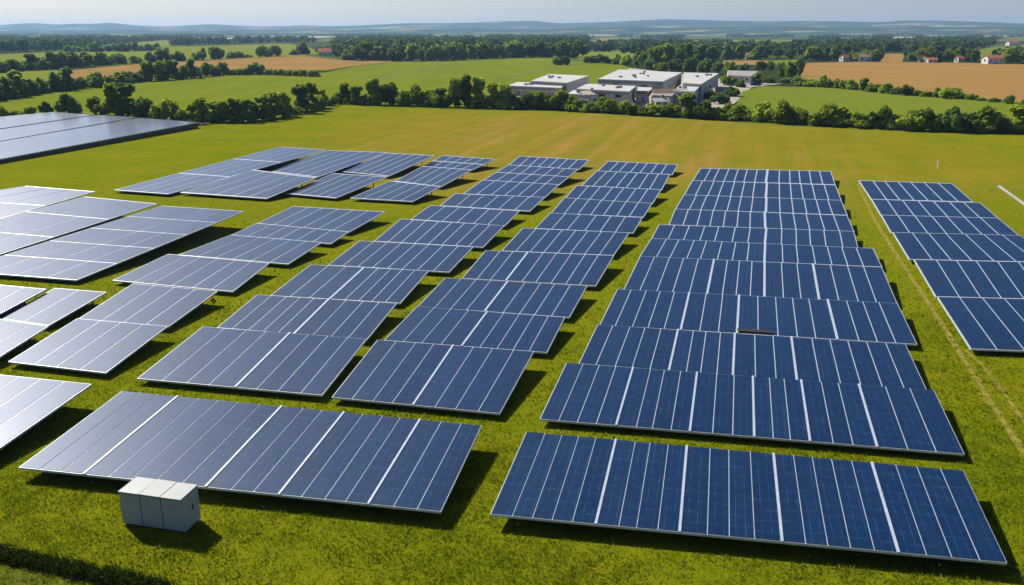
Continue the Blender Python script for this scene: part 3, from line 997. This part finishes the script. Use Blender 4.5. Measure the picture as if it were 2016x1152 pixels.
# far woods that read as one mass
def woodland(name, regions, mat, leaf_n=46):
    regions = [(a_, b_, c_, d_, list(e_) + FARHOLES) for a_, b_, c_, d_, e_ in regions]
    V, Q = [], []
    base = rng.normal(size=(leaf_n, 3))
    nv = 0
    for (poly, step_px, hpx_lo, hpx_hi, hol) in regions:
        xs = [p[0] for p in poly]; ys = [p[1] for p in poly]
        y = max(ys)
        while y > min(ys):
            m0 = at(CX, y).y / F_PX
            hm = random.uniform(9, 13)
            step = max(5.0, hm * .75 / m0)
            x = min(xs) + random.uniform(0, step)
            while x < max(xs):
                if inside(poly, x, y) and not any(inside(h_, x, y) for h_ in hol) and random.random() < .93:
                    p = at(x + random.uniform(-2, 2), y + random.uniform(-.25, .25))
                    h = random.uniform(hpx_lo, hpx_hi); w = h * random.uniform(.38, .6)
                    d = rng.normal(size=(leaf_n, 3)); d /= np.linalg.norm(d, axis=1)[:, None]
                    rad = rng.uniform(.7, 1, leaf_n)[:, None]
                    c = d * rad * np.array([w, w, h * .5]) + np.array([p.x, p.y, h * .52])
                    nn = d + rng.normal(size=d.shape) * .4
                    nn /= np.linalg.norm(nn, axis=1)[:, None]
                    t = np.cross(nn, rng.normal(size=d.shape)); t /= np.linalg.norm(t, axis=1)[:, None]
                    b = np.cross(nn, t)
                    s = h * .15 * rng.uniform(.7, 1.3, leaf_n)[:, None]
                    q = np.stack([c - t * s - b * s, c + t * s - b * s, c + t * s + b * s, c - t * s + b * s], 1).reshape(-1, 3)
                    V.append(q)
                x += step * random.uniform(.7, 1.3)
            y -= max(.35, (y - HORIZON) * .07)
    V = np.concatenate(V)
    return tag(raw_mesh(name, V, np.arange(len(V)).reshape(-1, 4), mat), kind='stuff')


H_left = [[(150, 101), (215, 89), (340, 79), (340, 99)], [(155, 85), (205, 76), (208, 80), (180, 85)], [(420, 76), (560, 73), (700, 76), (560, 79)]]
woodland('distant_woodland', [
    ([(-150, 104), (-150, 68), (300, 68), (640, 67), (660, 73), (640, 85), (580, 84), (340, 90), (300, 99), (140, 100)], 8, 8, 13, H_left),
    ([(660, 116), (655, 80), (670, 71), (1160, 72), (1150, 96), (1130, 112), (950, 114), (850, 118)], 9, 9, 14, []),
    ([(600, 72), (600, 66), (2150, 66), (2150, 77), (1620, 79), (1590, 77), (1340, 77), (1160, 76)], 6, 8, 12, [[(1340, 74), (1590, 74), (1600, 78), (1340, 78)]]),
    ([(1150, 102), (1160, 94), (1250, 90), (1330, 88), (1420, 94), (1540, 93), (1630, 87), (1880, 80), (1950, 80), (1960, 90), (1885, 104), (1880, 117), (1590, 117), (1470, 116), (1340, 124), (1260, 108)], 9, 7, 12, [[(1735, 104), (1785, 104), (1780, 122), (1733, 122)]]),
    ([(1950, 120), (2000, 108), (2150, 108), (2150, 124)], 9, 7, 11, []),
], M['wood'])
tag(bpy.data.objects['distant_woodland'], 'distant dark woods stretching over the plain below the hills', 'woodland')

# ------------------------------------------------------------------ factory and houses
def hall(name, label, cat, quad, h, wall, roof, over=.3, doors=0, windows=0, vents=0, group=None, side=None):
    """quad: roof corners FL FR BR BL as photo pixels, h: eaves height"""
    P = [at(x, y, h) for x, y in quad]
    cen = sum(P, Vector()) / 4
    root = empty(name, (cen.x, cen.y, 0))
    tag(root, label, cat, group)
    O = (cen.x, cen.y, 0)
    mb = MB()
    B = [Vector((p.x, p.y, -.2)) for p in P]
    for i in range(4):
        j = (i + 1) % 4
        mb.face([B[i], B[j], P[j] - Vector((0, 0, .01)), P[i] - Vector((0, 0, .01))])
    mb.build('wall', wall, root, O)
    mb = MB()
    E = [cen + (p - cen) * (1 + over / max(4, (p - cen).length)) for p in P]
    mid = .35
    mb.hexa([e for e in E] + [e + Vector((0, 0, .45)) for e in E])
    mb.build('roof', roof, root, O)
    u = (P[1] - P[0]); L = u.length; u = u.normalized()
    out = Vector((u.y, -u.x, 0))
    if out.y > 0: out = -out
    m2 = MB()
    ga, gb = P[0] + out * (over + .05) , P[1] + out * (over + .05)
    c = (ga + gb) / 2
    m2.box((c.x, c.y, h - .35), (L, .25, .5), math.atan2(u.y, u.x))
    m2.build('eaves_band', M['door'], root, O)
    for k in range(doors):
        s = (k + .5) / doors * .8 + .1
        c = P[0].lerp(P[1], s)
        w, hh = min(4.0, L * .12), h * .55
        m2 = MB(); m2.box((c.x + out.x * .06, c.y + out.y * .06, hh / 2), (w, .12, hh), math.atan2(u.y, u.x))
        m2.build('roller_door', M['door'], root, O)
    for k in range(windows):
        s = (k + .5) / windows * .9 + .05
        c = P[0].lerp(P[1], s)
        w = min(2.2, L * .5 / windows)
        m2 = MB(); m2.box((c.x + out.x * .04, c.y + out.y * .04, h * .72), (w, .08, h * .18), math.atan2(u.y, u.x))
        m2.build('window', M['glass'], root, O)
    for k in range(vents):
        a_, b_ = random.uniform(.15, .85), random.uniform(.2, .8)
        c = (P[0] * (1 - a_) + P[1] * a_) * (1 - b_) + (P[3] * (1 - a_) + P[2] * a_) * b_
        m2 = MB(); m2.box((c.x, c.y, h + .75), (random.uniform(.8, 1.8), random.uniform(.8, 1.6), .6), .3)
        m2.build('roof_vent', M['greyroof'] if k % 2 else M['wallgrey'], root, O)
    return root


gFa = 'factory halls'
hall('factory_hall', 'large pale factory hall with flat white roof, the biggest of the works', 'factory', [(1178, 158), (1305, 163), (1342, 145), (1219, 139)], 5.5, M['wallgrey'], M['roof'], doors=2, windows=2, vents=7, group=gFa)
hall('factory_hall', 'long pale hall at the right end of the factory with white roof', 'factory', [(1345, 166), (1381, 168), (1415, 146.5), (1346, 145)], 5, M['wallblue'], M['roof'], windows=4, vents=4, group=gFa)
hall('factory_hall', 'lower white roofed hall in front of the right factory hall', 'factory', [(1326, 180), (1367, 183), (1381, 169), (1344, 167)], 4, M['wallblue'], M['roof'], doors=1, windows=3, vents=2, group=gFa)
hall('factory_hall', 'grey fronted hall in the middle foreground of the factory, dark gable end', 'factory', [(1136, 177.5), (1238, 183), (1251, 172), (1155, 168)], 4.2, M['wallgrey'], M['roof'], doors=2, windows=3, vents=4, group=gFa)
hall('factory_hall', 'small white link building between the middle and right factory halls', 'factory', [(1252, 181), (1281, 182), (1285, 173), (1256, 172)], 3.4, M['wallwhite'], M['roof'], doors=1, group=gFa)
hall('factory_hall', 'left rear pale roofed hall of the factory', 'factory', [(1046, 161.5), (1116, 165.5), (1159, 151.5), (1081, 148)], 4.2, M['wallblue'], M['roof'], windows=2, vents=4, group=gFa)
hall('factory_hall', 'left front low shed of the factory with pale roof and open front', 'factory', [(1001, 171), (1103, 175.5), (1115, 167), (1019, 164)], 3, M['wallbeige'], M['roof'], doors=5, vents=2, group=gFa)
hall('factory_hall', 'low white annex in front of the left factory halls', 'factory', [(1118, 187), (1160, 189.5), (1168, 182), (1130, 180)], 2.8, M['wallwhite'], M['roof'], doors=2, group=gFa)
hall('factory_hall', 'low grey canopy building between the right halls and the brown roofed house', 'factory', [(1284, 190), (1322, 192), (1330, 184), (1292, 182)], 3.0, M['wallgrey'], M['greyroof'], doors=2, group=gFa)
hall('warehouse', 'long grey roofed shed beyond the factory, right of its halls', 'shed', [(1434, 150), (1478, 152.5), (1492, 142), (1432, 140.5)], 3.4, M['wallwhite'], M['greyroof'], windows=4)


def house(label, px, py, w, d, h, rz, wall, roof, ridge=1.8, cat='house', group=None, name='house', nwin=3):
    p = at(px, py)
    root = empty(name, (p.x, p.y, 0), rz)
    tag(root, label, cat, group)
    mb = MB()
    a, b = w / 2, d / 2
    mb.face([(-a, -b, -.2), (a, -b, -.2), (a, -b, h), (-a, -b, h)])
    mb.face([(a, -b, -.2), (a, b, -.2), (a, b, h), (a, 0, h + ridge), (a, -b, h)])
    mb.face([(a, b, -.2), (-a, b, -.2), (-a, b, h), (a, b, h)])
    mb.face([(-a, b, -.2), (-a, -b, -.2), (-a, -b, h), (-a, 0, h + ridge), (-a, b, h)])
    mb.build('wall', wall, root)
    mb = MB()
    o, t = .45, .22
    dz = ridge / b * o
    for s in (-1, 1):
        q = [(-a - o, s * (b + o), h - dz + .02), (a + o, s * (b + o), h - dz + .02), (a + o, 0, h + ridge + .02), (-a - o, 0, h + ridge + .02)]
        if s > 0: q = [q[1], q[0], q[3], q[2]]
        mb.hexa([Vector(x) for x in q] + [Vector(x) + Vector((0, 0, t)) for x in q])
    rf = mb.build('roof', roof, root)
    mb = MB(); mb.box((a * .4, b * .3, h + ridge + .3), (.7, .7, 1.6)); mb.build('chimney', M['brownroof'], rf)
    for k in range(nwin):
        x = -a + w * (k + .5) / nwin
        mb = MB()
        if k == nwin // 2:
            mb.box((x, -b - .04, 1.05), (1.1, .1, 2.1)); mb.build('door', M['door'], root)
        else:
            mb.box((x, -b - .04, h * .55), (1.3, .1, 1.3)); mb.build('window', M['glass'], root)
    mb = MB(); mb.box((-a - .04, 0, h * .6), (.1, 1.4, 1.4)); mb.build('window', M['glass'], root)
    return root


gHo = 'village houses on the right'
house('big white house with red roof at the right edge of the wheat field', 1953, 126, 12, 7, 4.0, .15, M['wallwhite'], M['redroof'], 1.8, group=gHo)
house('white house with brown roof near the left end of the village', 1708, 121, 13, 8, 3.2, -.3, M['wallwhite'], M['brownroof'], 2.4, group=gHo)
house('small white cottage at the far left of the village trees', 1661, 121, 5, 5, 3.4, .3, M['wallwhite'], M['redroof'], 1.6, group=gHo, nwin=2)
house('red roofed brick house in the middle of the village', 1822, 122, 8, 7, 2.8, .5, M['wallbeige'], M['redroof'], 2.2, group=gHo)
house('low white house beside the red roofed brick house', 1834, 123.5, 6, 5, 2.2, -.2, M['wallwhite'], M['redroof'], 1.2, group=gHo, nwin=2)
house('long red tiled barn showing above the village trees', 1799, 101, 30, 14, 3, 0.05, M['wallbeige'], M['redroof'], 3.5, group=gHo, name='barn', cat='barn', nwin=5)
house('small reddish house half hidden by trees left of the white house', 1888, 123, 5, 5, 3, .2, M['wallbeige'], M['redroof'], 1.6, group=gHo, nwin=2)
house('orange roofed house in the trees above the factory yard', 1480, 117, 10, 8, 2.6, -.2, M['wallbeige'], M['redroof'], 2.6, group=gHo)
house('tiny yellow house among trees left of the village', 1600, 116, 7, 6, 3.2, .2, M['wallbeige'], M['redroof'], 2, group=gHo, nwin=2)
house('far white farmhouse with red roof on the right hillside pasture', 1992, 90, 16, 10, 4, .1, M['wallwhite'], M['redroof'], 3, group=gHo)
house('pink roofed farmhouse at the edge of the left wheat field', 641, 111, 12, 9, 4, .1, M['wallwhite'], M['redroof'], 3, group=gHo)
house('brown tiled house in front of the factory, half hidden by the hedge', 1316, 205, 11, 8, 2.6, .15, M['wallbeige'], M['brownroof'], 1.9, group='small buildings by the factory')
house('small white hut with sandy roof at the right front of the factory', 1391, 193, 4.5, 4, 2.2, -.2, M['wallwhite'], M['wallbeige'], 1.1, group='small buildings by the factory', nwin=2)
house('white hut behind the hedge, below the brown tiled house', 1299, 214, 4, 3, 2.2, .2, M['wallwhite'], M['roof'], .7, group='small buildings by the factory', nwin=2)
house('white and beige hut behind the hedge, left of the white tunnel', 1160, 206, 4.5, 4, 3.2, .2, M['wallwhite'], M['wallbeige'], .8, group='small buildings by the factory', nwin=2)


def tunnel(label, px, py, L, r, rz):
    p = at(px, py)
    root = empty('storage_tunnel', (p.x, p.y, 0), rz)
    tag(root, label, 'tunnel tent', 'white tunnels before the factory')
    mb = MB(); n = 10
    arc = [(math.cos(math.pi * k / n) * r, math.sin(math.pi * k / n) * r) for k in range(n + 1)]
    for (y0, z0), (y1, z1) in zip(arc[:-1], arc[1:]):
        mb.face([(-L / 2, y0, z0), (L / 2, y0, z0), (L / 2, y1, z1), (-L / 2, y1, z1)])
    mb.build('cover', M['wallwhite'], root)
    for s in (-1, 1):
        mb = MB(); mb.face([(s * (L / 2 - .05), y, z) for y, z in arc]); mb.build('end_panel', M['wallwhite'], root)
    mb = MB(); mb.box((-L / 2 + .0, 0, .9), (.12, 1.6, 1.8)); mb.build('door', M['door'], root)


tunnel('white rounded tunnel tent before the grey factory hall, left one', 1190, 204, 7.5, 2.3, -.25)
tunnel('white rounded tunnel tent before the dark gable end, right one', 1224, 207, 5.5, 2.4, .5)

# ------------------------------------------------------------------ small things on the meadow
p0, p1 = at(1967, 367, .2), at(2060, 433, .2)
mb = MB(); mb.tube([p0, p0.lerp(p1, .5), p1], [.2, .2, .2], 10)
o = mb.build('pipe', M['greyroof'], None, tuple(p0)); o.location = p0
tag(o, 'white pipe lying on the grass beyond the right hand solar column', 'pipe')
p = at(1845, 333)
root = empty('marker_post', (p.x, p.y, 0)); tag(root, 'thin white marker post standing alone in the meadow behind the right column', 'post')
mb = MB(); mb.tube([(0, 0, 0), (0, 0, 1.2)], [.05, .05], 6); mb.build('shaft', M['whitepaint'], root)
mb = MB(); mb.box((0, 0, 1.32), (.28, .1, .24)); mb.build('cap', M['whitepaint'], root)
# rubble at the end of the far left tables
p = at(400, 247)
mb = MB()
for k in range(14):
    mb.box((random.uniform(-1.6, 1.6), random.uniform(-.8, .8), random.uniform(.1, .45)), (random.uniform(.3, .9), random.uniform(.3, .7), random.uniform(.2, .5)), random.uniform(0, 3))
o = mb.build('rubble_heap', simple('brick_rubble', (.24, .11, .05), .95)); o.location = (p.x, p.y, 0)
tag(o, 'small heap of reddish rubble at the end of the far left tables', 'rubble')
# weed sprig in the lane
p = at(420, 606)
root = empty('weed', (p.x, p.y, 0)); tag(root, 'dark dry weed sprig standing in the grass lane beside a table shadow', 'weed')
mb = MB(); mb.tube([(0, 0, 0), (.05, 0, .35), (.12, 0, .62)], [.03, .025, .01], 5)
for k in range(5):
    a = k * 1.3
    mb.tube([(.08, 0, .35 + .05 * k), (.08 + .25 * math.cos(a), .25 * math.sin(a), .55 + .04 * k)], [.016, .006], 4)
mb.build('stem', M['bark'], root)
v = []; 
for k in range(26):
    c = np.array([.1 + random.gauss(0, .16), random.gauss(0, .16), .6 + random.gauss(0, .1)])
    t = rng.normal(size=3) * .06; b = rng.normal(size=3) * .06
    v += [c - t, c - b, c + t, c + b]
raw_mesh('leaves', np.array(v), np.arange(len(v)).reshape(-1, 4), M['under'], root)

# ------------------------------------------------------------------ grass and undergrowth
def in_foot(x, y):
    return False


def grass_patch(n, y0, y1, half, hmin, hmax, wd):
    """random tufts of blades in a trapezoid of meadow"""
    y = y0 + (y1 - y0) * rng.random(n)
    x = (rng.random(n) * 2 - 1) * (half * y + 4)
    return x, y, hmin, hmax, wd


V = []
tr = np.array([[q.x, q.y] for q in TRACKS])
dry = [at(a_, b_) for a_, b_ in [(-200, 1200), (-200, 1085), (0, 1104), (110, 1128), (230, 1160), (260, 1220), (100, 1300)]]
dryp = [(q.x, q.y) for q in dry]
for (n, y0, y1, hmin, hmax, wd) in [(210000, 27, 44, .04, .14, .020), (140000, 44, 68, .04, .13, .030), (80000, 68, 125, .05, .13, .05)]:
    y = y0 + (y1 - y0) * rng.random(n)
    x = (rng.random(n) * 2 - 1) * (.70 * y + 10)
    clump = .5 + .5 * np.sin(x * 1.7 + 1.3 * np.sin(y * 1.1)) * np.sin(y * 1.9 + np.sin(x * .9) * 2)
    clump = .55 * clump + .45 * (.5 + .5 * np.sin(x * .37 + 2 * np.sin(y * .23)) * np.sin(y * .41 + 1.3))
    keep = rng.random(n) < .35 + .65 * clump
    dmin = np.full(n, 9.0)
    for q in tr: dmin = np.minimum(dmin, np.hypot(x - q[0], y - q[1]))
    keep &= rng.random(n) < np.clip((128 - y) / 45, 0, 1)
    keep &= (dmin > .34) | (rng.random(n) < .25)
    if y0 < 30:
        isdry = np.array([inside(dryp, a_, b_) if a_ < -10 and b_ < 34 else False for a_, b_ in zip(x, y)])
        keep &= ~(isdry & (rng.random(n) < .2))
    x, y, clump = x[keep], y[keep], clump[keep]
    n = len(x)
    for b in range(2):
        a = rng.random(n) * 6.283
        h = (hmin + (hmax - hmin) * rng.random(n)) * (.5 + .9 * clump)
        lean = h * rng.uniform(.2, .9, n)
        la = rng.random(n) * 6.283
        bx, by = x + rng.normal(size=n) * .05, y + rng.normal(size=n) * .05
        w = wd * rng.uniform(.7, 1.6, n)
        p0 = np.stack([bx - np.cos(a) * w, by - np.sin(a) * w, np.full(n, .0)], 1)
        p1 = np.stack([bx + np.cos(a) * w, by + np.sin(a) * w, np.full(n, .0)], 1)
        p2 = np.stack([bx + np.cos(la) * lean, by + np.sin(la) * lean, h + .02], 1)
        V.append(np.stack([p0, p1, p2], 1).reshape(-1, 3))
V = np.concatenate(V)
go = raw_mesh('grass', V, np.arange(len(V)).reshape(-1, 3), M['blade'], size=3)
nt = len(V) // 3
fn = np.cross(V[1::3] - V[0::3], V[2::3] - V[0::3])
fn /= np.maximum(np.linalg.norm(fn, axis=1), 1e-9)[:, None]
fn *= np.where(fn[:, 2:3] < 0, -1, 1)
nn = fn * .45 + np.array([0, 0, .8])
nn /= np.linalg.norm(nn, axis=1)[:, None]
go.data.normals_split_custom_set(np.repeat(nn, 3, axis=0).astype(np.float32))
tag(go, 'short lush meadow grass between and around the solar tables', 'grass', kind='stuff')

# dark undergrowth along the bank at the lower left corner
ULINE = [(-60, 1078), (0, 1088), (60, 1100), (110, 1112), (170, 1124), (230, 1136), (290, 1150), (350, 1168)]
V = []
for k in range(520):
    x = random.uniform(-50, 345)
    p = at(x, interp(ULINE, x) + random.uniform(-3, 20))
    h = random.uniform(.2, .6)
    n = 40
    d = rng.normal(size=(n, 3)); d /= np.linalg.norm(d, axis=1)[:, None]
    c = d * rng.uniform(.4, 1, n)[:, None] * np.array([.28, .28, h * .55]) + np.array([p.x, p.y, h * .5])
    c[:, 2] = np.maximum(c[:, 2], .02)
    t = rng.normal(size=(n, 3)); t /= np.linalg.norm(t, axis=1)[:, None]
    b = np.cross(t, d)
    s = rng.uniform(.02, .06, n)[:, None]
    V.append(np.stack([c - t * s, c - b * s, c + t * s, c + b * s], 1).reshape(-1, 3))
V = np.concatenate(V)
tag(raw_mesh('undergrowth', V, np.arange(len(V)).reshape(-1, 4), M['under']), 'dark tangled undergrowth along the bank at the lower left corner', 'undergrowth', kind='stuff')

# small pale flowers scattered in the front grass
V = []
for k in range(70):
    x, y = random.uniform(-22, 24), random.uniform(29, 41)
    s = random.uniform(.025, .05)
    z = random.uniform(.08, .18)
    for a in (0, 1.57):
        V += [(x - s * math.cos(a), y - s * math.sin(a), z), (x, y, z - s), (x + s * math.cos(a), y + s * math.sin(a), z), (x, y, z + s)]
tag(raw_mesh('wild_flowers', np.array(V), np.arange(len(V)).reshape(-1, 4), M['whitepaint']), 'tiny white wild flowers scattered through the foreground grass', 'flowers', kind='stuff')

# ------------------------------------------------------------------ hills
def hills(name, sil, dist0, dist1, depth, mat, hscale=1.0):
    xs = np.linspace(-260, 2280, 180)
    V, Q = [], []
    rows = [(-.45, 0.0), (-.3, .28), (-.18, .58), (-.08, .85), (0, 1.0), (.15, .8), (.5, 0)]
    for i, px in enumerate(xs):
        py = interp(sil, px)
        D = dist0 + (dist1 - dist0) * (px - xs[0]) / (xs[-1] - xs[0])
        g = at(px, 200)
        dirv = Vector((g.x, g.y, 0)).normalized()
        fwd = D / dirv.y
        z = CAM_H + (HORIZON - py) / F_PX * D / math.cos(PITCH) ** 1 * hscale
        for (o_, k) in rows:
            nz = 1 + .10 * math.sin(px * .021 + o_ * 9) * (1 - k) + .08 * math.sin(px * .05 + o_ * 17) * (1 - k)
            p = dirv * (fwd + o_ * depth)
            V.append((p.x, p.y, max(-2, z * k * nz)))
    nr = len(rows)
    for i in range(len(xs) - 1):
        for j in range(nr - 1):
            a = i * nr + j
            Q.append((a, a + nr, a + nr + 1, a + 1))
    o = raw_mesh(name, np.array(V), np.array(Q), mat)
    for pl in o.data.polygons: pl.use_smooth = True
    return tag(o, kind='structure')


g = N('wooded_hills')
hv = g.ramp(g.noise(.004, 4, .6, g.mapping(g.pos(), 0, (.5, 1.6, 1))), .54, .62)
hc = g.mix(g.ramp(g.noise(.012, 4, .6), .35, .65), (.022, .036, .016), (.036, .052, .020))
hc = g.mix(g.math('MULTIPLY', hv, .8), hc, (.28, .27, .13))
g.bsdf(hc, .95, 0, 0.0)
SIL = [(-260, 56), (-60, 55), (0, 53), (60, 48.5), (90, 47.5), (140, 50.5), (160, 48.5), (205, 48.5), (240, 47), (285, 51.5), (340, 53.5), (430, 49.5), (500, 52.5), (560, 53), (600, 51.5), (660, 53), (720, 51.5), (800, 48), (870, 48), (945, 46.5), (1000, 44), (1055, 44), (1095, 48), (1150, 47), (1210, 45), (1300, 41), (1390, 42.5), (1480, 44.5), (1560, 44), (1640, 44.5), (1715, 46), (1765, 43), (1830, 43.5), (1920, 46), (2016, 49), (2280, 52)]
hills('hills', SIL, 9500, 7000, 2600, g.m)
SIL2 = [(-260, 60), (0, 60), (200, 60.5), (300, 57.5), (420, 60), (600, 60.5), (760, 59), (860, 56), (930, 57), (1040, 59.5), (1150, 55), (1240, 54), (1330, 56), (1400, 54), (1500, 52.5), (1600, 54.5), (1700, 55), (1800, 53.5), (1900, 56), (1990, 53.5), (2100, 56), (2280, 58)]
hills('hills', SIL2, 6600, 5000, 1500, g.m)

# ------------------------------------------------------------------ haze
mb = MB()
x0, x1, y0, y1, z0, z1 = -14000, 14000, -500, 11800, -3.2, 155
mb.hexa([Vector(v) for v in [(x0, y0, z0), (x1, y0, z0), (x1, y1, z0), (x0, y1, z0), (x0, y0, z1), (x1, y0, z1), (x1, y1, z1), (x0, y1, z1)]])
hz = bpy.data.materials.new('haze'); hz.use_nodes = True
ht = hz.node_tree; ht.nodes.clear()
ho = ht.nodes.new('ShaderNodeOutputMaterial'); hp = ht.nodes.new('ShaderNodeVolumePrincipled')
hp.inputs['Color'].default_value = (.36, .60, .92, 1)
hp.inputs['Density'].default_value = 8e-5
hp.inputs['Anisotropy'].default_value = 0.2
ht.links.new(hp.outputs[0], ho.inputs['Volume'])
tag(mb.build('haze', hz), kind='stuff')
